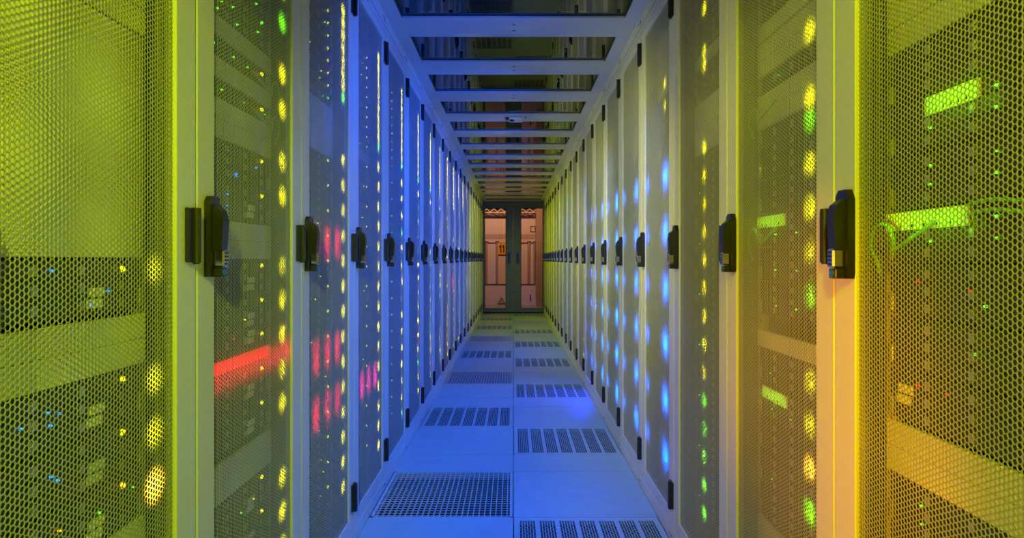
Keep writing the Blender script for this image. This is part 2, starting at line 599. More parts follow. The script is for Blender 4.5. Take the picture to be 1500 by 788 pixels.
rf = MB()
D = 1.0
for s in (-1, 1):
    rf.box((-D, s * 0.2985, 0.05), (-0.024, s * 0.2970, 2.15), 'inner')          # side sheets
    rf.box((-0.060, s * 0.297, 0.05), (-0.024, s * 0.262, 2.15), 'inner', 0.002)    # front posts
    rf.box((-D, s * 0.297, 0.05), (-D + 0.04, s * 0.262, 2.15), 'inner', 0.002)
rf.box((-D, -0.297, 2.130), (-0.024, 0.297, 2.15), 'inner')
rf.box((-D, -0.297, 0.05), (-0.024, 0.297, 0.065), 'inner')
rf.box((-D - 0.003, -0.298, 0.05), (-D, 0.298, 2.15), 'dark')
frame_me = rf.mesh('rack_frame')
rl = MB()
for s in (-1, 1):
    rl.box((-0.078, s * 0.262, 0.066), (-0.072, s * 0.225, 2.129), 'steel')
    rl.box((-0.10, s * 0.262, 0.066), (-0.072, s * 0.259, 2.129), 'steel')
    for k in range(45):
        z = 0.10 + k * 0.0445
        rl.box((-0.0722, s * 0.247, z - 0.004), (-0.0717, s * 0.239, z + 0.004), 'seam')
rail_me = rl.mesh('mounting_rail')

pl = MB()
pl.box((-0.90, -0.2985, 0.0), (0.0015, 0.2985, 0.050), 'white', 0.001)
pl.box((0.0015, 0.235, 0.018), (0.0022, 0.285, 0.022), 'seam')
plinth_me = pl.mesh('plinth')
tr = MB()
tr.box((-0.14, -0.2990, 2.130), (0.0005, 0.2990, CEIL - 0.001), 'white', 0.001)
tr.box((0.0, -0.2990, 2.156), (0.0012, 0.2990, 2.1575), 'seam')
tr.box((0.0004, 0.262, 2.175), (0.0014, 0.286, 2.198), 'inner')
tr.cyl((0.0, 0.235, 2.186), (0.0016, 0.235, 2.186), 0.004, 'seam', 8)
tr.cyl((0.0, -0.27, 2.186), (0.0016, -0.27, 2.186), 0.003, 'seam', 8)
top_me = tr.mesh('top_rail')


def make_rack():
    root = link('server_rack', None)
    link('rack_frame', frame_me, root)
    link('mounting_rail', rail_me, root)
    link('plinth', plinth_me, root)
    link('top_rail', top_me, root)
    d = link('door', door_me, root)
    link('perforated_panel', panel_me, d)
    h = link('swing_handle', handle_me, d, (0.0, -0.249, 1.112))
    h['label'] = 'black swing handle with a silver lock'
    for z in (0.18, 1.112, 2.03):
        link('hinge', hinge_me, d, (0.0, 0.2775, z))
    return root


def rack_tf(side, i):
    yc = Y0[side] + PITCH * (i + 0.5)
    return ((-X, yc, 0), 0.0) if side == 'L' else ((X, yc, 0), PI)


rack_notes = {
    ('L', 0): 'yellow-green lit, a large blank panel over dark servers inside',
    ('L', 1): 'bright red light bar glowing inside behind the mesh',
    ('L', 2): 'three groups of red streaks behind the mesh',
    ('L', 3): 'one magenta glow at mid height behind blue-lit mesh',
    ('R', 0): 'yellow-green lit, green label strip and orange panels inside',
    ('R', 1): 'large yellow-green glows down its near edge, orange lower part',
    ('R', 2): 'column of small yellow lights beside the blue-glowing rack',
    ('R', 3): 'largest blue glows stacked down its mesh',
    ('R', 7): 'small deep blue lights that shine onto the floor',
}
proto = None
for side in 'LR':
    for i in range(NR):
        r = make_rack() if proto is None else copy_tree(proto)
        proto = proto or r
        loc, rz = rack_tf(side, i)
        r.location = loc
        r.rotation_euler = (0, 0, rz)
        sd = 'left' if side == 'L' else 'right'
        note = rack_notes.get((side, i))
        if note is None:
            if side == 'L':
                note = 'blue-lit door, thin line of yellow lights' if i < 12 else 'yellow-green lit, close to the glass doors'
            else:
                note = 'grey mesh door with small blue glows' if i < 9 else 'yellow-green lit door far down the aisle'
        tag(r, f'{ordw[i]} rack in the {sd} row, {note}', 'server rack', f'server racks in the {sd} row')

# ------------------------------------------------------------------ equipment
FX = -0.062     # front plane of equipment in rack-local x


def unit_mesh(name, h, style):
    b = MB()
    if style == 'panel':
        b.box((FX - 0.0095, -0.240, 0.0006), (FX, 0.240, h - 0.0006), 'panel', 0.0012)
        b.box((FX - 0.020, -0.222, 0.004), (FX - 0.009, 0.222, h - 0.004), 'inner')
    else:
        b.box((FX - 0.55, -0.218, 0.001), (FX - 0.009, 0.218, h - 0.001), 'chassis')
        b.box((FX - 0.0095, -0.240, 0.001), (FX - 0.007, 0.240, h - 0.001), 'chassis', 0.001)
    return b.mesh(name)


def bays_mesh(h, style):
    b = MB()
    if style == '2u':
        nr_, nc = 3, 4
    elif style == '5u':
        nr_, nc = 1, 12
    else:
        nr_, nc = 1, 4 if style == '1u' else 24
    w_ = 0.40 / nc
    hh = (h - 0.006) / nr_
    for a in range(nc):
        for c in range(nr_):
            y = -0.215 + a * w_
            z = 0.003 + c * hh
            b.box((FX - 0.010, y + 0.001, z + 0.001), (FX - 0.002, y + w_ - 0.001, z + hh - 0.001), 'bay', 0.001)
            if style != 'switch':
                b.box((FX - 0.002, y + w_ * 0.80, z + hh * 0.25), (FX, y + w_ * 0.92, z + hh * 0.75), 'silver')
    return b.mesh('drive_bay_front')


def led_mesh(r, mt, n=10):
    b = MB().cyl((0, 0, 0), (0.004, 0, 0), r, mt, n, r * 0.7)
    return b.mesh('status_light')


U1, U2, U5 = 0.0445, 0.0889, 0.2225
UM = {'panel1': unit_mesh('blanking_panel', U1, 'panel'), 'panel2': unit_mesh('blanking_panel', U2, 'panel'),
      '1u': unit_mesh('rack_server', U1, 's'), '2u': unit_mesh('rack_server', U2, 's'),
      '5u': unit_mesh('blade_enclosure', U5, 's'), 'switch': unit_mesh('network_switch', U1, 's')}
BM = {'1u': bays_mesh(U1, '1u'), '2u': bays_mesh(U2, '2u'), '5u': bays_mesh(U5, '5u'), 'switch': bays_mesh(U1, 'switch')}
EAR = [MB().box((FX - 0.007, s * 0.239, 0.006), (FX, s * 0.222, 0.038), 'silver', 0.002).mesh('ear_handle') for s in (-1, 1)]
stk = MB()
for k in range(2):
    stk.box((FX - 0.002, 0.085 - k * 0.003, 0.030 - k * 0.018), (FX + 0.0006, 0.125 - k * 0.006, 0.044 - k * 0.018), 'sticker')
STK = stk.mesh('label_sticker')
bst = MB()
for k in range(5):
    bst.box((FX - 0.001, 0.128 + k * 0.006, 0.031), (FX + 0.0008, 0.131 + k * 0.006, 0.043), 'sticker')
LED = {c: led_mesh(0.0052, 'l_' + c) for c in ('yel', 'grn', 'blu', 'red', 'org', 'dbl')}
LEDS = {c: led_mesh(0.0022, 'l_' + c, 8) for c in ('yel', 'grn', 'blu', 'red', 'org', 'dbl')}
PT = {}
GLOW = 2.5


def glow(parent, loc, c, e, inward=False):
    key = (c, round(e, 4))
    if key not in PT:
        d = bpy.data.lights.new('glow_' + c, 'SPOT')
        d.color = LCOL[c]
        d.energy = e * GLOW
        d.spot_size = math.radians(138 if c in ('blu', 'dbl') else 110)
        d.spot_blend = 1.0 if c in ('blu', 'dbl') else 0.75
        d.shadow_soft_size = 0.002
        PT[key] = d
    o = bpy.data.objects.new('led_glow', PT[key])
    COL.objects.link(o)
    o.location = loc
    if parent is None:
        o.rotation_euler = (0, -PI / 2 if loc[0] < 0 else PI / 2, 0)
    else:
        o.parent = parent
        o.rotation_euler = (0, PI / 2 if inward else -PI / 2, 0)
    return o


names = {'panel1': ('blanking_panel', 'blanking panel'), 'panel2': ('blanking_panel', 'blanking panel'), '1u': ('rack_server', 'server'),
         '2u': ('rack_server', 'server'), '5u': ('blade_enclosure', 'server'), 'switch': ('network_switch', 'network switch')}
HT = {'panel1': U1, 'panel2': U2, '1u': U1, '2u': U2, '5u': U5, 'switch': U1}
desc = {'panel1': 'thin plain grey blanking panel', 'panel2': 'plain grey blanking panel', '1u': 'slim dark server',
        '2u': 'dark server with drive bays', '5u': 'tall dark blade enclosure with blue lights', 'switch': 'slim network switch with green port lights'}
unit_count = {}
all_units = []


def unit(side, i, kind, ztop, led=None, e=0.02, small=(), sticker=False, full=True, led_y=0.170, extra=None):
    loc, rz = rack_tf(side, i)
    z = ztop - HT[kind]
    nm, cat = names[kind]
    o = link(nm, UM[kind], None, (loc[0], loc[1], z), rz)
    if kind in BM and full:
        link('drive_bay_front' if kind != 'switch' else 'port_row', BM[kind], o)
        link('ear_handle', EAR[0], o)
        link('ear_handle', EAR[1], o)
    if sticker:
        link('label_sticker', STK, o)
    h = HT[kind]
    if led:
        big = LED[led if led in LED else 'red']
        l = link('status_light', big, o, (FX, led_y, h - 0.016))
        glow(o, (FX + (0.028 if i < 2 else 0.031 if i < 4 else 0.036), led_y, h - 0.016), led, e * (3.2 if i < 2 else 3.0 if i < 4 else 4.0))
    for (c, y, zz) in small:
        link('status_light', LEDS[c], o, (FX - 0.001, y, zz))
    if extra:
        extra(o)
    all_units.append((side, i, kind, ztop, led, o, cat))
    return o


EY = 0.030   # base glow strength (W)
Lside, Rside = 'L', 'R'


def rnd_small(n, cols=('yel', 'grn', 'blu'), h=U2):
    return [(random.choice(cols), random.uniform(-0.2, 0.15), random.uniform(0.01, h - 0.01)) for _ in range(n)]


# left rack 0
bigp = MB().box((FX - 0.0095, -0.240, 0.001), (FX - 0.004, 0.240, 0.396), 'panel', 0.0015)
bigp.box((FX - 0.03, -0.222, 0.004), (FX - 0.011, 0.222, 0.392), 'inner')
loc, rz = rack_tf('L', 0)
o = link('cover_panel', bigp.mesh('cover_panel'), None, (loc[0], loc[1], 1.069), rz)
tag(o, 'large plain cover panel filling the upper half of the nearest left rack', 'blanking panel')
unit('L', 0, 'panel1', 1.512)
for k in range(5):
    unit('L', 0, 'panel2', 1.512 + U2 * (k + 1) + 0.002)
unit('L', 0, '2u', 1.067, 'yel', 0.02, rnd_small(6, ('blu',)), True)
unit('L', 0, 'panel1', 0.971); unit('L', 0, 'panel1', 0.9265)
unit('L', 0, '2u', 0.881, 'yel', 0.03, rnd_small(5, ('blu',)), True)
unit('L', 0, '2u', 0.791, 'yel', 0.035, rnd_small(3, ('blu',)), True)
unit('L', 0, '2u', 0.701, 'org', 0.20, [('grn', 0.11, 0.05), ('org', 0.02, 0.06), ('grn', 0.2, 0.06)], True)
unit('L', 0, 'panel2', 0.610)
unit('L', 0, '2u', 0.520, 'yel', EY); unit('L', 0, '2u', 0.43, 'yel', EY)
# left rack 1
z = 2.06
for k in range(4):
    unit('L', 1, '2u' if k % 2 else 'switch', z, 'yel' if k != 3 else 'grn', 0.05, rnd_small(5, ('grn', 'yel'), HT['2u' if k % 2 else 'switch']))
    z -= HT['2u' if k % 2 else 'switch']
for zt, c in ((z, 'yel'), (z - 0.0890, 'grn')):
    if zt - U2 > 1.615:
        unit('L', 1, '2u', zt, c, 0.05, rnd_small(6, ('grn',)))
unit('L', 1, 'panel1', 1.616)
unit('L', 1, 'switch', 1.5695, 'yel', 0.055, [('grn', y, 0.02) for y in (-0.19, -0.10, 0.0, 0.08)])
unit('L', 1, 'panel1', 1.522)
unit('L', 1, 'switch', 1.4765, 'yel', 0.045, [('grn', y, 0.02) for y in (-0.19, -0.06, 0.06, 0.19)])
unit('L', 1, 'panel1', 1.431); unit('L', 1, 'panel1', 1.386)
unit('L', 1, '2u', 1.340, 'yel', 0.045, rnd_small(4, ('blu',)), False)
unit('L', 1, '2u', 1.249, 'yel', 0.05, rnd_small(3, ('blu',)), True)
unit('L', 1, 'panel1', 1.157); unit('L', 1, 'panel1', 1.1125)
unit('L', 1, '2u', 1.067, 'yel', 0.03, rnd_small(2, ('blu',)), True)
unit('L', 1, '2u', 0.977, 'yel', 0.04, rnd_small(1, ('yel',)), True)
unit('L', 1, '1u', 0.8885, 'yel', 0.04, [('red', y, 0.035) for y in (-0.215, -0.12, 0.0)], True)
unit('L', 1, '2u', 0.797, 'yel', 0.04, (), True)
unit('L', 1, '2u', 0.707, 'yel', 0.04, (), True)
unit('L', 1, 'panel1', 0.603); unit('L', 1, 'panel1', 0.5585)
for k in range(4):
    unit('L', 1, '2u', 0.512 - k * 0.0895, 'yel', 0.045, rnd_small(2, ('grn', 'yel')), True)
# the server with the red light bar
loc, rz = rack_tf('L', 1)
rb = unit('L', 1, '1u', 0.8435)
barm = MB().box((FX - 0.004, -0.235, 0.008), (FX + 0.001, 0.215, 0.036), 'l_red', 0.001)
lb = link('light_bar', barm.mesh('light_bar'), rb)
lb['label'] = 'glowing red light bar'
for y in (-0.22, -0.18, -0.14, -0.10, -0.06, -0.02, 0.02, 0.06, 0.10, 0.14, 0.18, 0.22):
    glow(rb, (FX + 0.018, y, 0.022), 'red', 0.09)


def red_cluster(side, i, zc, c='red', e=0.05, ys=(-0.14, -0.02, 0.10), dz=0.045):
    o = unit(side, i, '2u', zc + 0.0445, None)
    for y in ys:
        link('status_light', LEDS['red'], o, (FX, y, 0.03))
        link('status_light', LEDS['red'], o, (FX, y, 0.06))
        glow(o, (FX + 0.014, y, 0.045 - dz / 2), c, e)
        glow(o, (FX + 0.014, y, 0.045 + dz / 2), c, e)
    return o


# left rack 2, 3 and generic left racks
RED = {2: [(1.115, 'red'), (0.745, 'red'), (0.565, 'red')], 3: [(0.57 + 0.03, 'mag')], 9: [(0.86, 'red')], 13: [(0.62, 'mag')]}


def fill_left(i, full):
    e = EY * 1.2
    if i == 2:
        top = 1.97
        for k in range(8):
            unit('L', i, '1u', top - k * U1, 'yel' if k < 7 else 'grn', 0.045, rnd_small(1, ('yel', 'grn'), U1), full=full)
        for k in range(4):
            unit('L', i, 'panel1', top - (8 + k) * U1, full=full)
        z = top - 12 * U1
    else:
        top = 1.99
        n = 10
        for k in range(n):
            unit('L', i, '1u', top - k * U1, 'yel' if (k < n - 1) else 'grn', 0.04, rnd_small(1, ('yel', 'grn'), U1) if i < 6 else (), full=full)
        z = top - n * U1 - 0.001
        unit('L', i, 'panel1', z)
        z -= U1
    k = 0
    while z - U2 > 0.10:
        red = [r for r in RED.get(i, []) if abs(z - U2 / 2 - r[0]) < U2 / 2]
        o = unit('L', i, '2u', z, 'yel' if (k * 7 + i * 3) % 11 or i < 4 else 'grn', 0.04, rnd_small(1, ('yel',)) if i < 6 else (), full=full)
        if red:
            for y in (-0.14, -0.02, 0.10):
                link('status_light', LEDS['red'], o, (FX, y, 0.03))
                for dz in (-0.022, 0.022):
                    glow(o, (FX + 0.014, y, 0.045 + dz), red[0][1], 0.16)
        z -= U2 + 0.0006
        k += 1


for i in range(2, 8):
    fill_left(i, i < 6)

# right rack 0
def greenstrip(y0, y1, z0, z1):
    def f(o):
        b = MB().box((FX - 0.002, y0, z0), (FX + 0.003, y1, z1), 'sticker', 0.001)
        for k in range(6):
            b.box((FX + 0.003, y0 + 0.01 + k * (y1 - y0 - 0.02) / 6, z0 + 0.004), (FX + 0.0035, y0 + 0.014 + k * (y1 - y0 - 0.02) / 6, z0 + 0.009), 'seam')
        l = link('label_strip', b.mesh('label_strip'), o)
        l['label'] = 'pale label strip'
        for fr in (0.2, 0.5, 0.8):
            glow(o, (FX + 0.050, y0 + (y1 - y0) * fr, z0 + 0.005), 'grn', 0.05 if z0 < 0.051 or y0 > -0.2 else 0.07, True)  # green spots added facing inward to light the strip, no LED here
    return f


for k in range(5):
    unit('R', 0, 'panel2', 1.468 + U2 * (k + 1) + 0.001)
unit('R', 0, 'panel1', 1.468)
two = [('grn', -0.12, 0.065), ('grn', -0.12, 0.035), ('grn', 0.02, 0.065), ('grn', 0.02, 0.035)]
unit('R', 0, '2u', 1.420, None, 0, (), extra=greenstrip(-0.14, 0.02, 0.012, 0.045) if False else None)
unit('R', 0, '2u', 1.330, None, 0, two, extra=greenstrip(-0.13, -0.01, 0.055, 0.085))
unit('R', 0, '2u', 1.240, None, 0, two)
unit('R', 0, '2u', 1.150, None, 0, two, extra=greenstrip(-0.236, -0.03, 0.055, 0.086))
unit('R', 0, '2u', 1.060, None, 0, [('red', -0.15, 0.06), ('red', -0.03, 0.05), ('grn', 0.0, 0.03)])
unit('R', 0, '2u', 0.970, None, 0, [('grn', -0.02, 0.05)])
unit('R', 0, '2u', 0.880, None, 0, [('red', -0.15, 0.07), ('red', -0.08, 0.07)], extra=lambda o: link('label_sticker', STK, o, (0, -0.29, 0.02)))
unit('R', 0, 'panel1', 0.787); unit('R', 0, 'panel1', 0.7425)
unit('R', 0, '2u', 0.697, None, 0, [('grn', -0.14, 0.06), ('grn', -0.14, 0.03)])
unit('R', 0, '2u', 0.607, None, 0, two)
unit('R', 0, '2u', 0.517, 'grn', 0.02)
# right rack 1
LY = 0.185
for zt, c, e in ((2.06, 'yel', .04), (1.97, 'yel', .04), (1.88, 'yel', .04), (1.79, 'yel', .04)):
    unit('R', 1, '2u', zt, c, e, led_y=LY)
unit('R', 1, 'panel1', 1.69)
unit('R', 1, 'panel1', 1.6405); unit('R', 1, 'panel1', 1.596)
unit('R', 1, '1u', 1.551, 'yel', 0.05, [('grn', -0.1, 0.02)], led_y=LY)
unit('R', 1, 'panel1', 1.5035); unit('R', 1, 'panel1', 1.459)
unit('R', 1, '1u', 1.4145, 'yel', 0.05, led_y=LY)
zz = 1.369
for c, e in (('grn', .045), ('yel', .05), ('yel', .05), ('yel', .03), ('grn', .04)):
    ex = greenstrip(-0.236, -0.06, 0.05, 0.08) if abs(zz - 1.189) < 0.02 else None
    unit('R', 1, '2u', zz, c, e, [('grn', -0.12, 0.03), ('grn', 0.0, 0.03)] if zz < 1.2 else (), led_y=LY, extra=ex)
    zz -= 0.09
unit('R', 1, 'panel1', 0.879)
unit('R', 1, '2u', 0.8335, 'yel', 0.035, [('grn', -0.15, 0.03)], led_y=LY)
unit('R', 1, '2u', 0.7440, 'yel', 0.03, [('grn', -0.14, 0.03), ('grn', -0.03, 0.03)], led_y=LY, extra=greenstrip(-0.2, -0.05, 0.05, 0.08))
unit('R', 1, '2u', 0.6545, 'org', 0.07, led_y=LY)
unit('R', 1, '2u', 0.565, 'grn', 0.06, [('grn', -0.14, 0.03)], led_y=LY)
unit('R', 1, '2u', 0.475, 'grn', 0.03, led_y=LY)
unit('R', 1, 'panel2', 0.38)
unit('R', 1, '2u', 0.29, 'grn', 0.03, led_y=LY)
# right rack 2
for k in range(3):
    unit('R', 2, '2u', 2.06 - k * 0.0895, 'yel', 0.04, led_y=0.06)
unit('R', 2, 'panel1', 1.789)
unit('R', 2, '1u', 1.744, 'yel', 0.035, led_y=0.06)
unit('R', 2, '1u', 1.699, 'yel', 0.035, led_y=0.06)
unit('R', 2, 'panel2', 1.620); unit('R', 2, 'panel2', 1.5305)
z = 1.44
k = 0
while z > 0.2:
    unit('R', 2, '2u', z, 'yel' if k < 9 else 'grn', 0.04, [('grn', -0.18, 0.04)] if k % 2 else (), led_y=0.06)
    z -= 0.0895
    k += 1


def fill_right(i, full):
    unit('R', i, 'panel2', 2.06)
    unit('R', i, 'panel2', 1.97)
    unit('R', i, 'panel2', 1.88)
    if i == 3:
        unit('R', i, '2u', 1.79, 'yel', 0.03, led_y=0.13)
        unit('R', i, '2u', 1.70, 'yel', 0.03, led_y=0.13)
    else:
        unit('R', i, 'panel2', 1.79); unit('R', i, 'panel2', 1.70)
    c = 'blu' if i != 7 else 'dbl'
    e = 2.0 if i < 7 else 1.2
    for k in range(6):
        zt = 1.51 - k * (U5 + 0.0005)
        o = unit('R', i, '5u', zt, None, full=full)
        ly = 0.135
        zl = U5 - 0.11
        link('status_light', LED[c], o, (FX, ly, zl))
        glow(o, (FX + 0.005, ly, zl), c, e * (1 if i % 2 else 0.75))
        link('status_light', LED[c], o, (FX, -0.20, zl))
        glow(o, (FX + 0.014, -0.20, zl), c, e * 0.14)
        for q in range(3):
            link('status_light', LEDS[c], o, (FX, 0.02, zl - 0.02 + q * 0.02))


for i in range(3, 8):
    fill_right(i, i < 6)

# per-unit labels
by_rack = {}
for u in all_units:
    by_rack.setdefault((u[0], u[1]), []).append(u)
colname = {'yel': 'a yellow light', 'grn': 'a green light', 'org': 'an amber light', 'blu': 'a blue light', 'red': 'a red light', 'mag': 'a red light'}
for (side, i), us in by_rack.items():
    us.sort(key=lambda u: -u[3])
    sd = 'left' if side == 'L' else 'right'
    per_kind = {}
    for (s_, i_, kind, zt, led, o, cat) in us:
        k = per_kind.get(kind, 0)
        per_kind[kind] = k + 1
        d_ = desc[kind]
        if kind == '1u' and any('bar' in c.name for c in o.children):
            d_ = 'slim server with a glowing red bar'
        elif led and kind in ('1u', '2u'):
            d_ = d_.split(' with')[0] + ' with ' + colname[led]
        ords = ordw[k] if k < len(ordw) else 'last'
        tag(o, f'{d_}, {ords} from the top in the {ordw[i]} {sd} rack', cat,
            {'blanking panel': 'blanking panels', 'server': 'servers', 'network switch': 'network switches'}[cat] + f' in the {sd} racks')

# far racks: the remaining servers as one uncountable mass, each with its light
far = MB()
far_led = MB()


def far_unit(side, i, zt, h, c):
    (lx, ly, _), rz = rack_tf(side, i)
    s = 1 if side == 'L' else -1
    xa, xb = lx + s * (FX - 0.4), lx + s * (FX - 0.002)
    far.box((xa, ly - 0.218, zt - h + 0.002), (xb, ly + 0.218, zt - 0.002), 'chassis')
    y = ly + s * 0.17
    far.cyl((lx + s * (FX - 0.002), y, zt - 0.018), (lx + s * (FX + 0.003), y, zt - 0.018), 0.006, 'l_' + c, 6)


far_glows = []
for side in 'LR':
    for i in range(8, NR):
        z = 2.0
        k = 0
        while z > 0.15:
            if side == 'L' and k < 10:
                h = U1 * 1.0
            else:
                h = U2 if side == 'L' or i > 8 else U2 * 1.5
            if side == 'L':
                c = 'yel'
            else:
                c = 'yel' if i in (8, 9, 13, 14, 15, 16, 17, 18, 19) else 'blu'
            if side == 'R' and z > 1.6 and i < 13:
                z -= h; k += 1
                continue
            far_unit(side, i, z, h, c)
            if i < 16 or k % 2:
                s = 1 if side == 'L' else -1
                (lx, ly, _), rz = rack_tf(side, i)
                far_glows.append((lx + s * (FX + (0.036 if c == 'yel' else 0.010)), ly + s * 0.17, z - 0.018, c, 0.22 if c == 'yel' else 0.8))
            z -= h
            k += 1
o = link('distant_servers', far.mesh('distant_servers'))
tag(o, 'mass of dark servers with small lights in the farthest racks of both rows', 'servers', kind='stuff')
for (x_, y_, z_, c, e) in far_glows:
    glow(None, (x_, y_, z_), c, e)
for (x_, y_, z_, c) in ((-0.645, Y0['L'] + 9.7 * 0.6, 0.86, 'red'), (-0.645, Y0['L'] + 9.7 * 0.6, 0.78, 'red'), (-0.645, Y0['L'] + 13.6 * 0.6, 0.60, 'mag')):
    glow(None, (x_, y_, z_), c, 0.3)

# blue lamp light spilling on the floor from the deep blue rack
spot('floor_blue_spill', (0.592, 5.36, 0.35), (0.40, 5.05, 0.0), (0.0, 0.02, 1.0), 26.0, 75, 1.0)

# ------------------------------------------------------------------ patch cables near the far posts
def loop_cable(side, i, zc, mt, r=0.03, note=''):
    loc, rz = rack_tf(side, i)
    b = MB()
    pts = [(FX + 0.0065, 0.10, zc - 0.004)]
    for k in range(13):
        t = PI * (1.15 - k / 12 * 1.5)
        pts.append((FX + 0.018, (0.222 if side == 'L' else -0.222) + r * math.cos(t) * (1 if side == 'L' else -1), zc - r + r * math.sin(t)))
    if side == 'R':
        pts[0] = (FX + 0.0065, -0.10, zc - 0.004)
    pts.append((FX + 0.012, pts[-1][1], zc - 2.6 * r))
    b.tube(pts, 0.003, mt, 6)
    o = link('patch_cable', b.mesh('patch_cable'), None, loc, rz)
    tag(o, note, 'cable', 'patch cables looping at the rack posts')


loop_cable('L', 1, 1.545, 'cable_y', 0.028, 'upper looped patch cable beside the slim panels of the left rack with the red bar')
loop_cable('L', 1, 1.452, 'cable_y', 0.028, 'lower looped patch cable beside the slim panels of the left rack with the red bar')
loop_cable('R', 0, 1.130, 'cable_g', 0.034, 'green patch cable curving off the pale label strip in the nearest right rack')
loop_cable('R', 1, 1.470, 'cable_g', 0.030, 'green patch cable looping below the upper panels of the second right rack')
loop_cable('R', 1, 1.150, 'cable_g', 0.034, 'green patch cable looping by the label strip of the second right rack')

loc, rz = rack_tf('R', 0)
for dz, nt_ in ((0.0, 'upper'), (-0.014, 'lower')):
    b = MB()
    b.tube([(FX + 0.0065, -0.025 + 0.022 * k, 1.146 + dz + 0.004 * math.sin(k * 0.9)) for k in range(12)], 0.003, 'cable_g', 6)
    o = link('patch_cable', b.mesh('patch_cable'), None, loc, rz)
    tag(o, f'{nt_} of two green level cables by the label strip, nearest right rack', 'cable', 'patch cables in the racks')


# plain infill panels beside the photographer's bay
for s, nm in ((-1, 'left'), (1, 'right')):
    b = MB().box((s * 0.600, -0.9, 0.0), (s * 0.618, 0.590, 2.13), 'white', 0.002)
    b.box((s * 0.6185, -0.9, 0.0), (s * 1.5, 0.585, 2.13), 'inner')
    struct('wall_near_' + nm, b)

# ------------------------------------------------------------------ end doors
YD = Y_END
dz0, dz1 = 0.093, 2.084


def leaf(side):
    s = side
    if s < 0:
        gx0, gx1, ox0, ox1 = -0.570, -0.147, -0.598, -0.006
    else:
        gx0, gx1, ox0, ox1 = 0.150, 0.588, 0.012, 0.598
    b = MB()
    b.box((ox0, YD, 0.025), (gx0, YD + 0.045, 2.16), 'alu', 0.002)
    b.box((gx1, YD, 0.025), (ox1, YD + 0.045, 2.16), 'alu', 0.002)
    b.box((gx0 - 0.001, YD + 0.0005, 0.025), (gx1 + 0.001, YD + 0.0445, dz0), 'alu')
    b.box((gx0 - 0.001, YD + 0.0005, dz1), (gx1 + 0.001, YD + 0.0445, 2.16), 'alu')
    for (a0, a1, c0, c1) in ((gx0, gx0 + 0.008, dz0, dz1), (gx1 - 0.008, gx1, dz0, dz1), (gx0, gx1, dz0, dz0 + 0.008), (gx0, gx1, dz1 - 0.008, dz1)):
        b.box((a0, YD + 0.006, c0), (a1, YD + 0.040, c1), 'seam')
    o = link('door_1' if s < 0 else 'door_2', b.mesh('door_leaf'))
    o['kind'] = 'structure'
    p = MB().box((gx0, YD + 0.02, dz0), (gx1, YD + 0.026, dz1), 'dglass')
    link('glass_pane', p.mesh('glass_pane'), o)
    hx = -0.088 if s < 0 else 0.085
    h = MB()
    h.prism([(hx + 0.026 * math.cos(t) , 1.09 + (0.085 if math.sin(t) > 0 else -0.085) + 0.026 * math.sin(t)) for t in [2 * PI * k / 20 + 0.05 for k in range(20)]], 1, YD - 0.006, YD + 0.002, 'black')
    h.box((hx - 0.042, YD - 0.003, 0.95), (hx + 0.042, YD + 0.001, 1.23), 'alu', 0.002)
    link('door_handle', h.mesh('door_handle'), o)
    return o


leaf(-1)
leaf(1)
b = MB()
b.box((-0.60, YD - 0.01, 2.165), (0.60, YD + 0.06, 2.215), 'alu', 0.002)
b.box((-0.005, YD - 0.004, 0.02), (0.011, YD + 0.03, 2.165), 'alu')
for z in (1.60, 0.80, 0.42, 2.05, 2.13):
    b.box((0.012, YD - 0.006, z - 0.012), (0.030, YD + 0.002, z + 0.012), 'black')
    b.box((-0.024, YD - 0.006, z - 0.005), (-0.008, YD + 0.002, z + 0.005), 'black')
b.box((-0.60, YD - 0.004, 0.0), (0.60, YD + 0.05, 0.022), 'seam')
b.box((-0.62, YD, 0.0), (-0.599, YD + 0.06, 2.215), 'alu')
b.box((0.599, YD, 0.0), (0.62, YD + 0.06, 2.215), 'alu')
struct('trim_1', b)

# ------------------------------------------------------------------ room behind the doors
YB = 15.0
PX = YB / F_PX


def bx(px):
    return (px - 752) * PX


def bz(py):
    return CAM_Z + (380 - py) * PX


wb = MB()
wb.box((-2.4, YB, -0.03), (2.4, YB + 0.1, 3.2), 'wallp')
struct('wall_back', wb)
b = MB()
b.box((bx(690), YB - 0.006, bz(350)), (bx(784.5), YB, bz(343)), 'wallb')
struct('trim_2', b)
b = MB()
b.box((bx(690), YB - 0.04, bz(317.2)), (bx(784.5), YB, bz(315.0)), 'brown')
b.box((bx(690), YB - 0.03, bz(316)), (bx(784.5), YB, bz(312.8)), 'browng')
struct('trim_3', b)
b = MB()
b.box((bx(690), YB - 0.02, bz(356.4)), (bx(783), YB, bz(355.2)), 'brown')
b.box((bx(690), YB - 0.02, bz(416.8)), (bx(783), YB, bz(415.8)), 'brown')
struct('trim_4', b)
for n, (x0, x1) in enumerate(((711.5, 714.5), (727, 730), (773.5, 776.5), (782.2, 784.0))):
    b = MB()
    b.box((bx(x0), YB - 0.03, bz(416)), (bx(x1), YB, bz(354.5)), 'browng', 0.003)
    b.box((bx(x0 - 1.2), YB - 0.045, bz(354.6)), (bx(x1 + 1.2), YB, bz(353.2)), 'brown', 0.003)
    b.box((bx(x0 - 0.6), YB - 0.016, bz(416)), (bx(x0), YB, bz(355)), 'brown')
    struct('trim_%d' % (5 + n), b)
b = MB().box((bx(784.6), YB - 0.6, 0.0), (bx(812), YB - 0.001, 3.1), 'browng', 0.004)
struct('wall_side', b)
# side walls and ceiling of that room
b = MB().box((-2.5, 12.75, 0), (-2.4, 15.1, 3.2), 'wallp'); struct('wall_left', b)
b = MB().box((2.4, 12.75, 0), (2.5, 15.1, 3.2), 'wallp'); struct('wall_right', b)
b = MB().box((-2.5, 12.75, 3.2), (2.5, 15.1, 3.25), 'browng'); struct('ceiling', b)
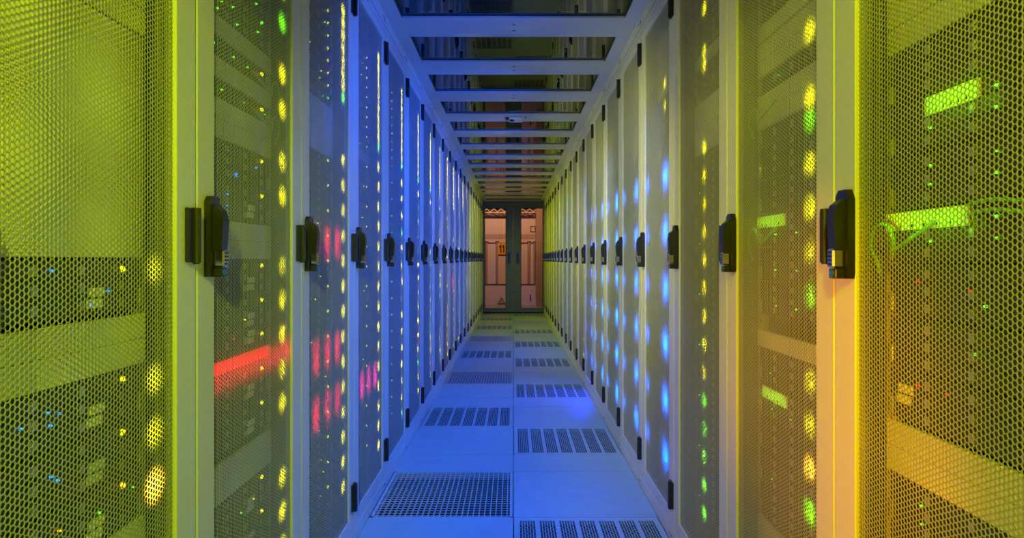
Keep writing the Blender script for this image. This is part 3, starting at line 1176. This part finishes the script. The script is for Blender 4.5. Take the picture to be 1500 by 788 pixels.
# bulkhead closing the racks' ends
for s, nm in ((-1, 'left'), (1, 'right')):
    b = MB().box((s * 0.621, 12.70, 0), (s * 2.4, 12.74, 3.2), 'dark')
    struct('wall_end_' + nm, b)

b = MB()   # lattice girder
zt, zb = bz(304.0), bz(312.0)
zt += 0.03
b.box((bx(690), YB - 0.30, zt), (bx(785), YB - 0.27, zt + 0.02), 'truss')
b.box((bx(690), YB - 0.30, zb - 0.02), (bx(785), YB - 0.27, zb), 'truss')
stp = 10.3
for k in range(-1, 9):
    xa = 708.5 + k * stp
    for (a, c) in ((zb, zt), (zt, zb)):
        p0, p1 = Vector((bx(xa), YB - 0.285, a)), Vector((bx(xa + stp), YB - 0.285, c))
        b.cyl(p0, p1, 0.011, 'truss', 6)
o = link('lattice_girder', b.mesh('lattice_girder'))
tag(o, 'pale lattice girder running across the top behind the glass doors', 'girder')
b = MB().box((bx(690), YB - 0.02, bz(312.5)), (bx(785), YB - 0.005, bz(292)), 'brown')
struct('trim_9', b)

# number plate 11
b = MB().box((bx(729.8), YB - 0.05, bz(372.6)), (bx(741.5), YB - 0.042, bz(355.8)), 'yellow', 0.002)
o = link('number_plate', b.mesh('number_plate'))
tag(o, 'yellow plate with black number 11 on the wall behind the left glass door', 'sign')
tb = MB()
for x0 in (731.3, 735.6):
    xw = 1.5
    za, zb_ = bz(370.3), bz(358.6)
    xr = bx(x0 + 3.2)
    xl = bx(x0 + 1.6)
    tb.prism([(xl, za), (xr, za), (xr, zb_), (xl + 0.004, zb_), (bx(x0), zb_ - 0.045), (bx(x0), zb_ - 0.075), (xl, zb_ - 0.055)], 1, YB - 0.0535, YB - 0.050, 'black')
n = link('numerals', tb.mesh('numerals'), o)
# warning triangle
cx, z0, z1 = bx(734.6), bz(445.6), bz(434.4)
hw_ = (z1 - z0) * 0.56
b = MB().prism([(cx - hw_, z0), (cx + hw_, z0), (cx, z1)], 1, YB - 0.008, YB - 0.002, 'brown')
o = link('warning_sign', b.mesh('warning_sign'))
tag(o, 'dark triangular warning sign low on the wall behind the left door', 'sign')
b = MB().prism([(cx - hw_ * 0.70, z0 + 0.022), (cx + hw_ * 0.70, z0 + 0.022), (cx, z1 - 0.038)], 1, YB - 0.0095, YB - 0.008, 'wallb')
link('sign_face', b.mesh('sign_face'), o)
b = MB()
b.prism([(cx + 0.004, z0 + 0.105), (cx - 0.016, z0 + 0.062), (cx - 0.002, z0 + 0.062), (cx - 0.010, z0 + 0.028), (cx + 0.016, z0 + 0.074), (cx + 0.002, z0 + 0.074), (cx + 0.014, z0 + 0.105)], 1, YB - 0.0105, YB - 0.0095, 'brown')
link('bolt_symbol', b.mesh('bolt_symbol'), o)
# framed box and grab handle behind right door
b = MB()
x0, x1, za, zb_ = bx(776.8), bx(784.2), bz(339.6), bz(331.2)
for a in ((x0, x0 + 0.018, za, zb_), (x1 - 0.008, x1, za, zb_), (x0, x1, za, za + 0.014), (x0, x1, zb_ - 0.014, zb_)):
    b.box((a[0], YB - 0.025, a[2]), (a[1], YB - 0.001, a[3]), 'brown')
b.box((x0, YB - 0.012, za), (x1, YB - 0.001, zb_), 'wallp')
o = link('wall_box', b.mesh('wall_box'))
tag(o, 'small square dark-framed box on the wall behind the right door', 'wall box')
b = MB().cyl((bx(783.0), YB - 0.016, bz(335)), (bx(783.0), YB - 0.011, bz(335)), 0.012, 'brown', 10)
link('latch_knob', b.mesh('latch_knob'), o)
b = MB().box((bx(776.0), YB - 0.035, bz(440)), (bx(777.6), YB - 0.002, bz(431)), 'brown', 0.006)
o = link('grab_handle', b.mesh('grab_handle'))
tag(o, 'short dark vertical handle low on the wall behind the right door', 'handle')
